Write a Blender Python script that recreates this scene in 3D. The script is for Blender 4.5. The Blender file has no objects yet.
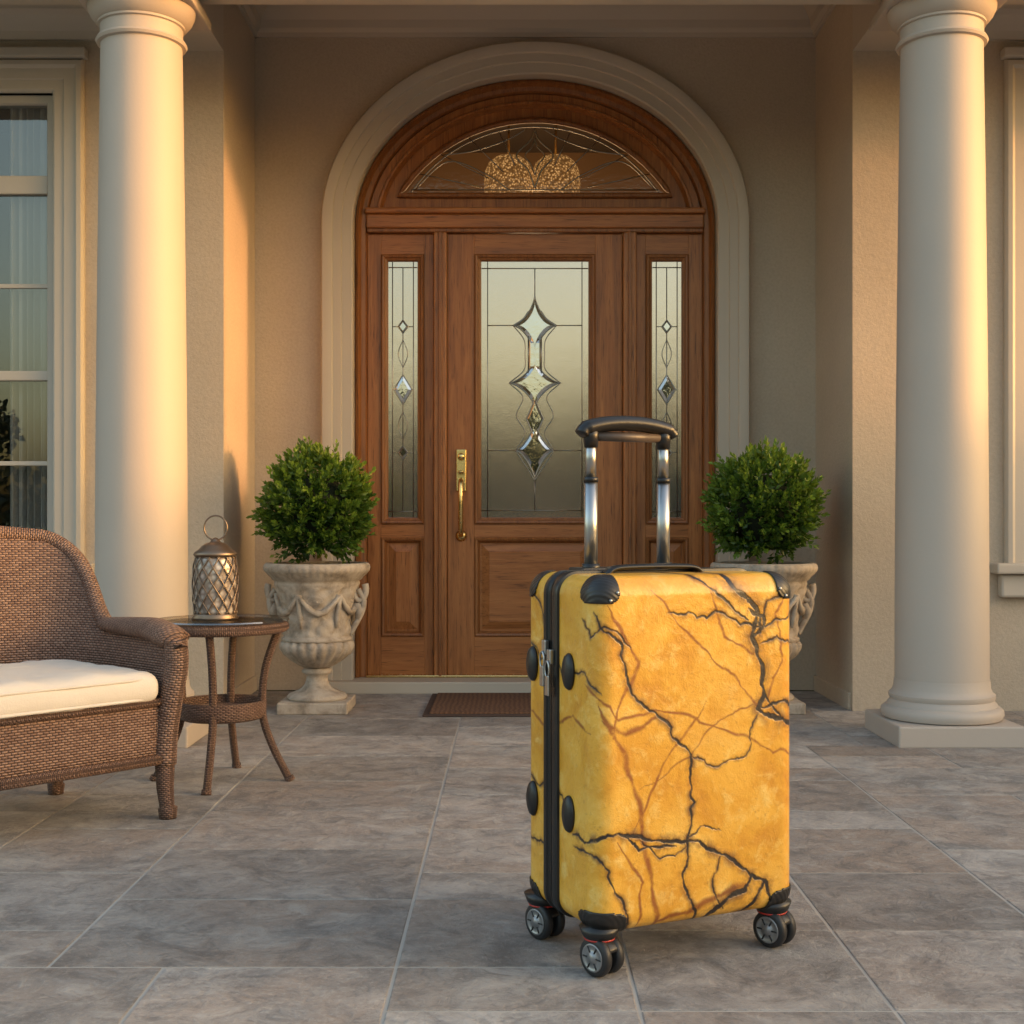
import bpy, math, random
import numpy as np
from mathutils import Vector, Matrix, noise
random.seed(7); np.random.seed(7)
S=bpy.context.scene
COL=S.collection
R=math.radians

# ------------------------------------------------------------------ helpers
def empty(name,loc=(0,0,0),rot=0,parent=None):
    o=bpy.data.objects.new(name,None); o.location=loc; o.rotation_euler=(0,0,rot)
    COL.objects.link(o)
    if parent: o.parent=parent
    return o
def mesh(name,verts,faces,mat,parent=None,smooth=False,uv=None,angle=None):
    me=bpy.data.meshes.new(name)
    me.from_pydata([tuple(v) for v in verts],[],[tuple(f) for f in faces])
    if mat: me.materials.append(mat)
    if uv is not None:
        l=me.uv_layers.new(name='UVMap')
        idx=np.zeros(len(me.loops),dtype=np.int32); me.loops.foreach_get('vertex_index',idx)
        l.data.foreach_set('uv',np.array(uv,dtype=np.float32)[idx].ravel())
    if smooth: me.polygons.foreach_set('use_smooth',[True]*len(me.polygons))
    me.update()
    o=bpy.data.objects.new(name,me); COL.objects.link(o)
    if parent: o.parent=parent
    return o
def bev(o,w,seg=2):
    m=o.modifiers.new('bevel','BEVEL'); m.width=w; m.segments=seg; m.limit_method='ANGLE'; return o
def box(name,x0,x1,y0,y1,z0,z1,mat,parent=None,b=0.0,seg=2):
    v=[(x0,y0,z0),(x1,y0,z0),(x1,y1,z0),(x0,y1,z0),(x0,y0,z1),(x1,y0,z1),(x1,y1,z1),(x0,y1,z1)]
    f=[(0,3,2,1),(4,5,6,7),(0,1,5,4),(1,2,6,5),(2,3,7,6),(3,0,4,7)]
    o=mesh(name,v,f,mat,parent)
    if b>0: bev(o,b,seg)
    return o
def lathe(name,prof,mat,parent=None,loc=(0,0,0),seg=64,mod=None,smooth=True):
    v=[];f=[];uv=[]
    n=len(prof); L=0
    for i,(r,z) in enumerate(prof):
        if i: L+=math.hypot(r-prof[i-1][0],z-prof[i-1][1])
        for k in range(seg):
            a=2*math.pi*k/seg; rr=r*(mod(a,z) if mod else 1)
            v.append((loc[0]+rr*math.cos(a),loc[1]+rr*math.sin(a),loc[2]+z)); uv.append((a*0.1,L))
    for i in range(n-1):
        for k in range(seg):
            k2=(k+1)%seg
            f.append((i*seg+k,i*seg+k2,(i+1)*seg+k2,(i+1)*seg+k))
    f.append(tuple(range(seg))[::-1]); f.append(tuple((n-1)*seg+k for k in range(seg)))
    o=mesh(name,v,f,mat,parent,smooth,uv)
    return o
def sharp(o,ang=35):
    me=o.data
    bpy.context.view_layer.objects.active=o
    for p in me.polygons: p.use_smooth=True
    me.set_sharp_from_angle(angle=R(ang))
def catmull(P,n=8):
    P=[Vector(p) for p in P]
    if len(P)<3: return P
    Q=[P[0]*2-P[1]]+P+[P[-1]*2-P[-2]]
    out=[]
    for i in range(1,len(Q)-2):
        a,b,c,d=Q[i-1:i+3]
        for k in range(n):
            t=k/n
            out.append(0.5*((2*b)+(c-a)*t+(2*a-5*b+4*c-d)*t*t+(3*b-a-3*c+d)*t**3))
    out.append(P[-1]); return out
def tube_data(P,rad,seg=12,flat=None,closed=False):
    P=[Vector(p) for p in P]; n=len(P); v=[];f=[];uv=[]
    nrm=None; L=0
    for i in range(n):
        if closed: t=(P[(i+1)%n]-P[i-1]).normalized()
        else: t=(P[min(i+1,n-1)]-P[max(i-1,0)]).normalized()
        if flat or nrm is None:
            a=Vector((0,0,1)) if abs(t.z)<0.9 else Vector((1,0,0))
            nrm=t.cross(a).normalized()
        else:
            nrm=(nrm-t*nrm.dot(t)).normalized()
        b=t.cross(nrm).normalized()
        r=rad[i] if isinstance(rad,(list,tuple)) else rad
        rw,rh=(flat if flat else (1,1))
        if i: L+=(P[i]-P[i-1]).length
        for k in range(seg):
            an=2*math.pi*k/seg
            v.append(P[i]+nrm*math.cos(an)*r*rw+b*math.sin(an)*r*rh)
            uv.append((an*r*max(rw,rh),L))
    for i in range(n if closed else n-1):
        j=(i+1)%n
        for k in range(seg):
            k2=(k+1)%seg
            f.append((i*seg+k,i*seg+k2,j*seg+k2,j*seg+k))
    if not closed:
        f.append(tuple(range(seg))[::-1]); f.append(tuple((n-1)*seg+k for k in range(seg)))
    return v,f,uv
def tube(name,P,rad,mat,parent=None,seg=12,flat=None,closed=False):
    v,f,uv=tube_data(P,rad,seg,flat,closed)
    return mesh(name,v,f,mat,parent,True,uv)
def join_data(lst):
    V=[];F=[];U=[]
    for v,f,uv in lst:
        o=len(V); V+=list(v); U+=list(uv); F+=[tuple(i+o for i in q) for q in f]
    return V,F,U
def framed(name,x0,x1,z0,z1,prof,mat,parent,cap=True):
    v=[];f=[]
    for ins,y in prof:
        v+=[(x0+ins,y,z0+ins),(x1-ins,y,z0+ins),(x1-ins,y,z1-ins),(x0+ins,y,z1-ins)]
    for i in range(len(prof)-1):
        for k in range(4):
            k2=(k+1)%4
            f.append((i*4+k,i*4+k2,(i+1)*4+k2,(i+1)*4+k))
    if cap:
        b=(len(prof)-1)*4; f.append((b,b+1,b+2,b+3))
    o=mesh(name,v,f,mat,parent); return o
def prism(name,prof,axis,a,b,mat,parent,smooth=False):
    v=[]
    for c in (a,b):
        for p,q in prof: v.append((c,p,q) if axis=='x' else (p,c,q))
    n=len(prof); f=[(i,(i+1)%n,n+(i+1)%n,n+i) for i in range(n)]
    f+= [tuple(range(n))[::-1],tuple(range(n,2*n))]
    o=mesh(name,v,f,mat,parent); 
    return o
def fixn(o):
    import bmesh
    bm=bmesh.new(); bm.from_mesh(o.data); bmesh.ops.recalc_face_normals(bm,faces=bm.faces); bm.to_mesh(o.data); bm.free()

# ------------------------------------------------------------------ materials
class M:
    def __init__(s,name):
        s.m=bpy.data.materials.new(name); s.m.use_nodes=True; s.t=s.m.node_tree; s.n=s.t.nodes
        s.bsdf=s.n['Principled BSDF']; s.out=s.n['Material Output']
    def new(s,t,**k):
        n=s.n.new(t)
        for a,b in k.items(): setattr(n,a,b)
        return n
    def link(s,a,b): s.t.links.new(a,b)
    def val(s,sock,v):
        if hasattr(v,'is_output'): s.link(v,sock)
        else: sock.default_value=v
    def coord(s,kind='Object',scale=(1,1,1)):
        c=s.new('ShaderNodeTexCoord'); mp=s.new('ShaderNodeMapping'); mp.inputs['Scale'].default_value=scale
        s.link(c.outputs[kind],mp.inputs[0]); return mp.outputs[0]
    def geo(s,scale=(1,1,1)):
        c=s.new('ShaderNodeNewGeometry'); mp=s.new('ShaderNodeMapping'); mp.inputs['Scale'].default_value=scale
        s.link(c.outputs['Position'],mp.inputs[0]); return mp.outputs[0]
    def noise(s,vec,scale,detail=6,rough=.55,dist=0):
        n=s.new('ShaderNodeTexNoise'); n.inputs['Scale'].default_value=scale; n.inputs['Detail'].default_value=detail
        n.inputs['Roughness'].default_value=rough; n.inputs['Distortion'].default_value=dist
        s.link(vec,n.inputs['Vector']); return n.outputs['Fac']
    def math(s,op,a,b=0.0,c=None):
        n=s.new('ShaderNodeMath',operation=op); s.val(n.inputs[0],a); s.val(n.inputs[1],b)
        if c is not None: s.val(n.inputs[2],c)
        return n.outputs[0]
    def ramp(s,fac,stops):
        n=s.new('ShaderNodeValToRGB'); e=n.color_ramp.elements
        while len(e)<len(stops): e.new(.5)
        for i,(p,c) in enumerate(stops):
            e[i].position=p; e[i].color=(*c,1) if len(c)==3 else c
        s.link(fac,n.inputs[0]); return n.outputs[0]
    def mix(s,fac,a,b,mode='MIX'):
        n=s.new('ShaderNodeMix',data_type='RGBA',blend_type=mode)
        s.val(n.inputs[0],fac)
        for sock,v in ((n.inputs[6],a),(n.inputs[7],b)):
            if hasattr(v,'is_output'): s.link(v,sock)
            else: sock.default_value=(*v,1)
        return n.outputs[2]
    def bump(s,h,strength=.3,dist=.01):
        n=s.new('ShaderNodeBump'); n.inputs['Strength'].default_value=strength; n.inputs['Distance'].default_value=dist
        s.link(h,n.inputs['Height']); s.link(n.outputs[0],s.bsdf.inputs['Normal']); return n.outputs[0]
    def set(s,color=None,rough=None,metal=None,**k):
        B=s.bsdf.inputs
        if color is not None:
            if hasattr(color,'is_output'): s.link(color,B['Base Color'])
            else: B['Base Color'].default_value=(*color,1)
        if rough is not None: s.val(B['Roughness'],rough)
        if metal is not None: B['Metallic'].default_value=metal
        for a,b in k.items(): B[a.replace('_',' ')].default_value=b
        return s

def mat_stucco():
    m=M('stucco'); p=m.geo()
    n1=m.noise(p,1.6,5); n2=m.noise(p,85,6,.7); n3=m.noise(p,26,4,.6); n4=m.noise(p,.9,6,.6,.5)
    c=m.ramp(n1,[(.3,(.50,.405,.305)),(.7,(.57,.47,.36))])
    c=m.mix(m.ramp(n4,[(.5,(0,0,0)),(.75,(.3,.3,.3))]),c,(.41,.325,.245))
    c=m.mix(m.ramp(n2,[(.35,(.35,.35,.35)),(.62,(1,1,1))]),m.mix(.35,c,(.28,.22,.17)),c)
    h=m.math('ADD',m.math('MULTIPLY',n3,.6),n2)
    m.bump(h,.55,.006); m.set(c,.9); return m.m
def mat_trim(col=(.66,.58,.48),name='painted_trim'):
    m=M(name); p=m.geo(); n=m.noise(p,3,5); n2=m.noise(p,90,4)
    c=m.mix(m.math('MULTIPLY',n,.5),col,tuple(x*.80 for x in col))
    m.bump(n2,.12,.003); m.set(c,.6); return m.m
def mat_wood(name,axis='z',tone=1.0):
    m=M(name)
    sc={'z':(1,1,.055),'x':(.055,1,1)}[axis]
    p=m.geo(sc); n=m.noise(p,46,9,.62,.6); n2=m.noise(m.geo(),1.7,3); n3=m.noise(p,170,3,.6); n4=m.noise(p,9,4,.5,1.2)
    t=tone
    c=m.ramp(n,[(.3,(.19*t,.058*t,.015*t)),(.5,(.37*t,.130*t,.036*t)),(.72,(.52*t,.21*t,.063*t))])
    c=m.mix(m.math('MULTIPLY',n4,.5),c,(.21*t,.062*t,.017*t))
    c=m.mix(m.math('MULTIPLY',n2,.35),c,(.54*t,.23*t,.075*t))
    c=m.mix(m.ramp(n3,[(.30,(.7,.7,.7)),(.44,(0,0,0))]),c,(.06,.020,.007))
    m.bump(m.math('ADD',n,m.math('MULTIPLY',n3,.6)),.22,.003)
    m.set(c,m.math('ADD',.34,m.math('MULTIPLY',n,.2)),Coat_Weight=.15,Coat_Roughness=.25,Specular_IOR_Level=.35); return m.m
def mat_tile():
    m=M('slate_paver'); p=m.geo()
    at=m.new('ShaderNodeAttribute',attribute_name='tint')
    off=m.new('ShaderNodeVectorMath',operation='SCALE'); m.link(at.outputs['Color'],off.inputs[0]); off.inputs['Scale'].default_value=11
    ad=m.new('ShaderNodeVectorMath',operation='ADD'); m.link(p,ad.inputs[0]); m.link(off.outputs[0],ad.inputs[1]); q=ad.outputs[0]
    sp=m.new('ShaderNodeSeparateColor'); m.link(at.outputs['Color'],sp.inputs[0])
    n1=m.noise(q,4.6,9,.68,1.3); n2=m.noise(q,12,9,.74,.6); n3=m.noise(q,75,7,.74); n4=m.noise(q,2.6,6,.62,.8)
    c=m.ramp(n1,[(.34,(.18,.172,.168)),(.5,(.315,.298,.285)),(.66,(.44,.412,.385))])
    warm=m.math('MULTIPLY',m.ramp(n4,[(.38,(0,0,0)),(.60,(.7,.7,.7))]),m.math('ADD',.25,sp.outputs[1]))
    c=m.mix(warm,c,(.37,.285,.23))
    c=m.mix(m.ramp(n2,[(.38,(.7,.7,.7)),(.50,(0,0,0))]),c,(.17,.157,.15))
    c=m.mix(m.ramp(n2,[(.54,(0,0,0)),(.66,(.55,.55,.55))]),c,(.52,.485,.445))
    c=m.mix(m.ramp(n3,[(.52,(0,0,0)),(.72,(.55,.55,.55))]),c,(.52,.485,.445))
    c=m.mix(m.ramp(n3,[(.30,(.6,.6,.6)),(.43,(0,0,0))]),c,(.135,.125,.12))
    f=m.math('ADD',.78,m.math('MULTIPLY',sp.outputs[0],.46))
    hs=m.new('ShaderNodeHueSaturation'); m.link(f,hs.inputs['Value']); m.link(c,hs.inputs['Color'])
    h=m.math('ADD',m.math('MULTIPLY',n2,1.2),m.math('ADD',m.math('MULTIPLY',n3,.35),m.math('MULTIPLY',n1,1.0)))
    m.bump(h,.75,.016)
    m.set(hs.outputs[0],m.math('ADD',.38,m.math('MULTIPLY',n2,.4))); return m.m
def mat_simple(name,c,rough=.5,metal=0,nscale=40,nb=.1,var=.25,**k):
    m=M(name); p=m.coord(); n=m.noise(p,nscale,5); n2=m.noise(p,nscale*.12,4)
    col=m.mix(m.math('MULTIPLY',n2,var*2),c,tuple(x*.55 for x in c))
    if nb: m.bump(n,nb,.003)
    m.set(col,m.math('ADD',rough-.06,m.math('MULTIPLY',n,.12)),metal,**k); return m.m
def mat_weave(name,c1,c2,dark,h=.0065,pitch=.016):
    m=M(name); uvn=m.new('ShaderNodeTexCoord'); sep=m.new('ShaderNodeSeparateXYZ'); m.link(uvn.outputs['UV'],sep.inputs[0])
    u,v=sep.outputs[0],sep.outputs[1]
    vv=m.math('DIVIDE',v,h); row=m.math('FLOOR',vv); fv=m.math('FRACT',vv)
    uu=m.math('ADD',m.math('DIVIDE',u,pitch),m.math('MULTIPLY',row,.5))
    a=m.math('ABSOLUTE',m.math('SINE',m.math('MULTIPLY',uu,math.pi)))
    b=m.math('SINE',m.math('MULTIPLY',fv,math.pi))
    hgt=m.math('MULTIPLY',m.math('POWER',a,.6),m.math('POWER',b,.7))
    wn=m.new('ShaderNodeTexWhiteNoise',noise_dimensions='2D'); cv=m.new('ShaderNodeCombineXYZ')
    m.link(row,cv.inputs[0]); m.link(m.math('FLOOR',uu),cv.inputs[1]); m.link(cv.outputs[0],wn.inputs['Vector'])
    c=m.mix(wn.outputs['Value'],c1,c2)
    c=m.mix(m.ramp(hgt,[(.12,(1,1,1)),(.5,(0,0,0))]),c,dark)
    m.bump(hgt,.9,.004); m.set(c,.5); return m.m
STUCCO=mat_stucco(); TRIM=mat_trim((.54,.465,.375)); COLM=mat_trim((.48,.41,.35),'column_plaster'); WHITE=mat_trim((.53,.465,.39),'window_paint')
CEIL=mat_trim((.50,.44,.36),'ceiling_paint')
WV=mat_wood('mahogany_vertical','z'); WH=mat_wood('mahogany_horizontal','x'); WD=mat_wood('mahogany_moulding','z',.72)
TILE=mat_tile()
GROUT=mat_simple('grout',(.43,.40,.36),.9,0,80,.3)
LEAD=mat_simple('lead_came',(.38,.36,.33),.32,1.0,60,.05)
BRASS=mat_simple('brass',(.80,.58,.24),.26,1.0,60,.04,.1)
BLACK=mat_simple('black_plastic',(.012,.012,.013),.36,0,200,.1)
RUBBER=mat_simple('wheel_rubber',(.018,.018,.02),.5,0,120,.1)
CHROME=mat_simple('brushed_aluminium',(.44,.44,.44),.34,1.0,80,.03,.1)
HUB=mat_simple('hub_grey',(.30,.30,.31),.35,.6,80,.05)
RED=mat_simple('red_ring',(.5,.03,.02),.4,0,80,.02)
WICK=mat_weave('wicker_brown',(.19,.105,.073),(.30,.182,.13),(.038,.02,.014))
WICK2=mat_weave('wicker_dark',(.15,.082,.058),(.24,.142,.102),(.03,.015,.010),.005,.012)
CUSH=mat_simple('cushion_canvas',(.66,.60,.53),.85,0,260,.35,.08)
def mat_stone():
    m=M('urn_cast_stone'); p=m.coord(); n=m.noise(p,14,8,.65,.4); n2=m.noise(p,90,5)
    c=m.ramp(n,[(.3,(.19,.15,.11)),(.52,(.42,.35,.28)),(.75,(.52,.45,.37))])
    m.bump(m.math('ADD',n,m.math('MULTIPLY',n2,.4)),.5,.006); m.set(c,.85); return m.m
STONE=mat_stone()

def mat_doorglass():
    m=M('textured_leaded_glass'); p=m.geo(); n=m.noise(p,220,4,.7); n2=m.noise(p,24,5,.6)
    b=m.bump(m.math('ADD',n,m.math('MULTIPLY',n2,.9)),.16,.0014)
    g=m.new('ShaderNodeBsdfGlossy'); g.inputs['Color'].default_value=(.90,.78,.67,1); g.inputs['Roughness'].default_value=.012; m.link(b,g.inputs['Normal'])
    m.set(m.mix(m.ramp(n,[(.4,(0,0,0)),(.6,(1,1,1))]),(.08,.062,.045),(.24,.20,.16)),.4)
    mx=m.new('ShaderNodeMixShader'); mx.inputs[0].default_value=.48; m.link(m.bsdf.outputs[0],mx.inputs[1]); m.link(g.outputs[0],mx.inputs[2])
    m.link(mx.outputs[0],m.out.inputs[0]); return m.m
def mat_clear(name,refl,tint=(.9,.9,.9),rough=.01,bumpv=0,bs=35):
    m=M(name); g=m.new('ShaderNodeBsdfGlossy'); g.inputs['Roughness'].default_value=rough; t=m.new('ShaderNodeBsdfTransparent'); t.inputs[0].default_value=(*tint,1)
    if bumpv:
        b=m.bump(m.noise(m.geo(),bs,3),bumpv,.004); m.link(b,g.inputs['Normal'])
    mx=m.new('ShaderNodeMixShader'); mx.inputs[0].default_value=refl; m.link(t.outputs[0],mx.inputs[1]); m.link(g.outputs[0],mx.inputs[2])
    m.link(mx.outputs[0],m.out.inputs[0]); return m.m
DGLASS=mat_doorglass(); BEVG=mat_clear('bevelled_glass',.55,(.6,.6,.55),.02,.15,22)
WGLASS=mat_clear('window_glass',.11,(.8,.82,.82),.003,.04,5); TGLASS=mat_clear('transom_glass',.05,(.9,.82,.70),.10,.3)
TABGL=mat_clear('table_glass',.24,(.75,.72,.68),.01)

# ------------------------------------------------------------------ ground & patio
def mat_grass():
    m=M('lawn_grass'); p=m.geo(); n=m.noise(p,.6,6); n2=m.noise(p,40,4)
    m.set(m.ramp(n,[(.3,(.03,.05,.015)),(.7,(.07,.10,.03))]),.95); m.bump(n2,.6,.03); return m.m
mesh('ground',[(-300,-300,-.06),(300,-300,-.06),(300,300,-.06),(-300,300,-.06)],[(0,1,2,3)],mat_grass())
patio=empty('patio')
box('grout_bed',-6.2,6.2,-3.2,5.86,-.055,-.0016,GROUT,patio)
U=.20
nx,ny=62,45; gx0=-6.2; gy0=-3.16
occ=np.zeros((nx,ny),bool); V=[];F=[];T=[]
rng=random.Random(23)
sizes=[(2,2),(3,2),(2,2),(2,3),(3,2),(2,2),(2,1),(2,1)]
for j in range(ny):
    for i in range(nx):
        if occ[i,j]: continue
        opts=sizes[:]; rng.shuffle(opts); opts+=[(2,1),(1,2),(1,1)]
        for (a,b) in opts:
            if i+a<=nx and j+b<=ny and not occ[i:i+a,j:j+b].any():
                if a<nx-i and a>1 and i+a<nx and not occ[i+a,j] and i+a+1<nx and occ[i+a+1,j]: continue
                break
        occ[i:i+a,j:j+b]=True
        g=.0026; x0=gx0+i*U+g; x1=gx0+(i+a)*U-g; y0=gy0+j*U+g; y1=gy0+(j+b)*U-g
        if y0>5.84: continue
        y1=min(y1,5.85)
        o=len(V); tz=rng.uniform(-.0005,.0005)
        V+=[(x0,y0,-.006),(x1,y0,-.006),(x1,y1,-.006),(x0,y1,-.006)]
        for ins,z in ((.0006,-.0010),(.0024,0)):
            V+=[(x0+ins,y0+ins,z+tz),(x1-ins,y0+ins,z+tz),(x1-ins,y1-ins,z+tz),(x0+ins,y1-ins,z+tz)]
        for l in (0,4):
            for k in range(4): F.append((o+l+k,o+l+(k+1)%4,o+l+4+(k+1)%4,o+l+4+k))
        F.append((o+8,o+9,o+10,o+11)); c=(rng.random(),rng.random(),rng.random(),1); T+= [c]*12
pv=mesh('pavers',V,F,TILE,patio)
ca=pv.data.color_attributes.new('tint','FLOAT_COLOR','POINT'); ca.data.foreach_set('color',np.array(T,dtype=np.float32).ravel())

# ------------------------------------------------------------------ house
house=empty('house')
CX=.105; YW=5.88; YF=5.24; XL=-1.163; XR=1.373; ZC=3.12
SP=2.105; A=.82; B=.67
v=[];f=[]
def quad(p): 
    o=len(v); v.extend(p); f.append((o,o+1,o+2,o+3))
quad([(XL,YW,0),(CX-A,YW,0),(CX-A,YW,ZC),(XL,YW,ZC)]); quad([(CX+A,YW,0),(XR,YW,0),(XR,YW,ZC),(CX+A,YW,ZC)])
N=64
for i in range(N):
    t0=math.pi-math.pi*i/N; t1=math.pi-math.pi*(i+1)/N
    x0,z0=CX+A*math.cos(t0),SP+B*math.sin(t0); x1,z1=CX+A*math.cos(t1),SP+B*math.sin(t1)
    quad([(x0,YW,z0),(x1,YW,z1),(x1,YW,ZC),(x0,YW,ZC)])
mesh('entry_wall',v,f,STUCCO,house)
def arch_path(zb=0.0,n=72,bottom=True):
    P=[];Nn=[]
    if bottom: P.append((CX-A,zb)); Nn.append((-1,0))
    for i in range(n+1):
        t=math.pi-math.pi*i/n
        P.append((CX+A*math.cos(t),SP+B*math.sin(t)))
        nx_,nz_=math.cos(t)/A,math.sin(t)/B; l=math.hypot(nx_,nz_); Nn.append((nx_/l,nz_/l))
    if bottom: P.append((CX+A,zb)); Nn.append((1,0))
    return P,Nn
def sweep(name,path,prof,mat):
    P,Nn=path; v=[];f=[]
    for (x,z),(a,b) in zip(P,Nn):
        for off,y in prof: v.append((x+a*off,y,z+b*off))
    m=len(prof)
    for i in range(len(P)-1):
        for k in range(m-1): f.append((i*m+k,(i+1)*m+k,(i+1)*m+k+1,i*m+k+1))
    o=mesh(name,v,f,mat,house); fixn(o); sharp(o,28); return o
sweep('arch_trim',arch_path(),[(0,6.0),(0,5.845),(.006,5.838),(.048,5.838),(.052,5.828),(.088,5.828),(.093,5.818),(.118,5.812),(.135,5.815),(.142,5.83),(.145,5.88)],TRIM)
sweep('door_frame',arch_path(.055),[(-.0,5.93),(-.004,5.905),(-.016,5.90),(-.022,5.915),(-.028,5.93),(-.046,5.935),(-.05,5.945),(-.052,5.99)],WD)
sweep('arch_frame_moulding',arch_path(bottom=False),[(-.05,5.975),(-.055,5.955),(-.085,5.955),(-.09,5.945),(-.10,5.945),(-.106,5.96),(-.11,5.985)],WV)
v=[];f=[]
LH=.625; LB=2.262
cr,cz=.738,1.869; YD=5.985
xs=sorted(set([-.8+1.6*i/96 for i in range(97)]+[-LH,LH]))
def el(x): return SP+B*math.sqrt(max(0,1-(x/A)**2))-.02
def lu(x): return cz+math.sqrt(max(0,cr*cr-x*x))
for a,b in zip(xs[:-1],xs[1:]):
    m_=(a+b)/2
    if abs(m_)<LH:
        quad([(CX+a,YD,2.19),(CX+b,YD,2.19),(CX+b,YD,LB),(CX+a,YD,LB)])
        quad([(CX+a,YD,max(LB,lu(a))),(CX+b,YD,max(LB,lu(b))),(CX+b,YD,el(b)),(CX+a,YD,el(a))])
    else: quad([(CX+a,YD,2.19),(CX+b,YD,2.19),(CX+b,YD,max(2.19,el(b))),(CX+a,YD,max(2.19,el(a)))])
mesh('transom_panel',v,f,WV,house)
amax=math.asin(LH/cr)
arc=[(CX+cr*math.sin(t),0,cz+cr*math.cos(t)) for t in [ -amax+2*amax*i/40 for i in range(41)]]
loop=[Vector((p[0],5.975,max(LB,p[2]))) for p in arc]
loopb=[Vector((CX+LH-2*LH*i/20,5.975,LB)) for i in range(1,20)]
tube('lunette_frame',loop+loopb,.013,WD,house,10,closed=True)
gv=[(p.x,6.0,p.z) for p in loop]; mesh('transom_glass',gv,[tuple(range(len(gv)))],TGLASS,house)
cam=[]
def came(P,r=.0032): cam.append(tube_data(P,r,6))
o0=Vector((CX,5.994,LB))
arc2=[o0+(Vector((p.x,5.994,p.z))-o0)*.93 for p in loop]; came(arc2)
came([(CX-.57,5.994,LB+.03),(CX+.57,5.994,LB+.03)])
for s in (-1,1):
    came(catmull([(CX+s*.55,5.994,LB+.035),(CX+s*.40,5.994,LB+.16),(CX+s*.22,5.994,LB+.10),(CX+s*.12,5.994,LB+.03)],7),.003)
    came(catmull([(CX+s*.42,5.994,LB+.19),(CX+s*.28,5.994,LB+.21),(CX+s*.13,5.994,LB+.26),(CX+s*.04,5.994,LB+.31)],7),.003)
    for th,r0,r1 in ((12,.25,.55),(26,.24,.50),(44,.20,.43),(63,.2,.36)):
        t=R(th); came([(CX+s*r0*math.cos(t),5.994,LB+r0*.8*math.sin(t)),(CX+s*r1*math.cos(t),5.994,LB+r1*.92*math.sin(t))],.0028)
    came(catmull([(CX,5.993,2.575),(CX+s*.02,5.993,2.52),(CX+s*.085,5.993,2.45),(CX+s*.03,5.993,2.38),(CX,5.993,2.30)],6),.004)
    came(catmull([(CX,5.993,2.53),(CX+s*.012,5.993,2.49),(CX+s*.045,5.993,2.45),(CX+s*.018,5.993,2.41),(CX,5.993,2.36)],6))
v_,f_,u_=join_data(cam); mesh('transom_cames',v_,f_,LEAD,house,True)
box('transom_bar',CX-.77,CX+.77,5.925,5.99,2.103,2.165,WH,house,.006)
box('transom_bar_cap',CX-.775,CX+.775,5.905,5.992,2.166,2.192,WH,house,.008)
box('transom_bar_bead',CX-.768,CX+.768,5.935,5.99,2.085,2.1025,WD,house,.004)
for s in (-1,1):
    a,b=sorted((CX+s*.403,CX+s*.462)); box('door_post',a,b,5.925,6.0,.055,2.084,WV,house,.006)
    a,b=sorted((CX+s*.424,CX+s*.441)); box('door_post_bead',a,b,5.915,5.926,.056,2.083,WD,house,.004)
def leaf(name,x0,x1,gx0_,gx1_,px0,px1,y,z0=.062,zt=2.083,pz=(.235,.69)):
    P=empty(name,parent=house)
    mo=.032
    gz0,gz1=.784,1.957
    box('stile',x0,gx0_-mo,y,y+.045,z0,zt,WV,P,.002); box('stile',gx1_+mo,x1,y,y+.045,z0,zt,WV,P,.002)
    box('top_rail',gx0_-mo,gx1_+mo,y+.0006,y+.045,gz1+mo,zt,WH,P,.001)
    box('lock_rail',gx0_-mo,gx1_+mo,y+.0006,y+.045,pz[1],gz0-mo,WH,P,.001)
    box('bottom_rail',gx0_-mo,gx1_+mo,y+.0006,y+.045,z0,pz[0],WH,P,.001)
    framed('light_moulding',gx0_-mo,gx1_+mo,gz0-mo,gz1+mo,[(0,y+.01),(0,y-.008),(.006,y-.013),(.014,y-.010),(.018,y-.002),(.026,y+.002),(.03,y+.012),(.032,y+.02)],WD,P,False)
    framed('panel_moulding',gx0_-mo,gx1_+mo,pz[0],pz[1],[(0,y+.01),(0,y-.004),(.006,y-.009),(.014,y-.006),(.020,y+.008),(.026,y+.016)],WD,P,False)
    framed('raised_panel',gx0_-mo+.02,gx1_+mo-.02,pz[0]+.02,pz[1]-.02,[(0,y+.018),(.012,y+.018),(.045,y+.004),(.048,y+.001)],WH if x1-x0>.5 else WV,P,True)
    return P
YS=5.965
door=leaf('front_door',CX-.40,CX+.40,CX-.245,CX+.245,0,0,YS)
box('glass',CX-.246,CX+.246,YS+.016,YS+.022,.783,1.958,DGLASS,door)
sl=[]
for s in (-1,1):
    a,b=sorted((CX+s*.465,CX+s*.768)); c=CX+s*.607
    L=leaf('sidelight',a,b,c-.066,c+.066,0,0,YS+.004); sl.append((L,c))
    box('glass',c-.067,c+.067,YS+.02,YS+.026,.783,1.958,DGLASS,L)
def astroid(cx,cz,rx,rz,n=24,e=2.2):
    P=[]
    for i in range(n):
        t=2*math.pi*i/n; c,s_=math.cos(t),math.sin(t)
        P.append((cx+rx*math.copysign(abs(c)**e,c),cz+rz*math.copysign(abs(s_)**e,s_)))
    return P
cam=[]; y=YS+.013
def cl(P,r=.0032,closed=False,yy=None):
    cam.append(tube_data([(p[0],yy or y,p[1]) for p in P],r*.82,6,closed=closed))
gx0,gx1,gz0,gz1=CX-.245,CX+.245,.784,1.957
for xx in (gx0+.028,gx1-.028): cl([(xx,gz0),(xx,gz1)],.0026)
for zz in (gz0+.03,gz1-.03): cl([(gx0,zz),(gx1,zz)],.0026)
cl([(CX,gz1-.03),(CX,1.80)],.003); cl([(CX,.97),(CX,gz0+.03)],.003)
stars=[(1.665,.100,.14,3.0),(1.40,.118,.115,2.9),(1.235,.040,.10,2.2),(1.09,.086,.135,2.7)]
bp=[]
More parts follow.
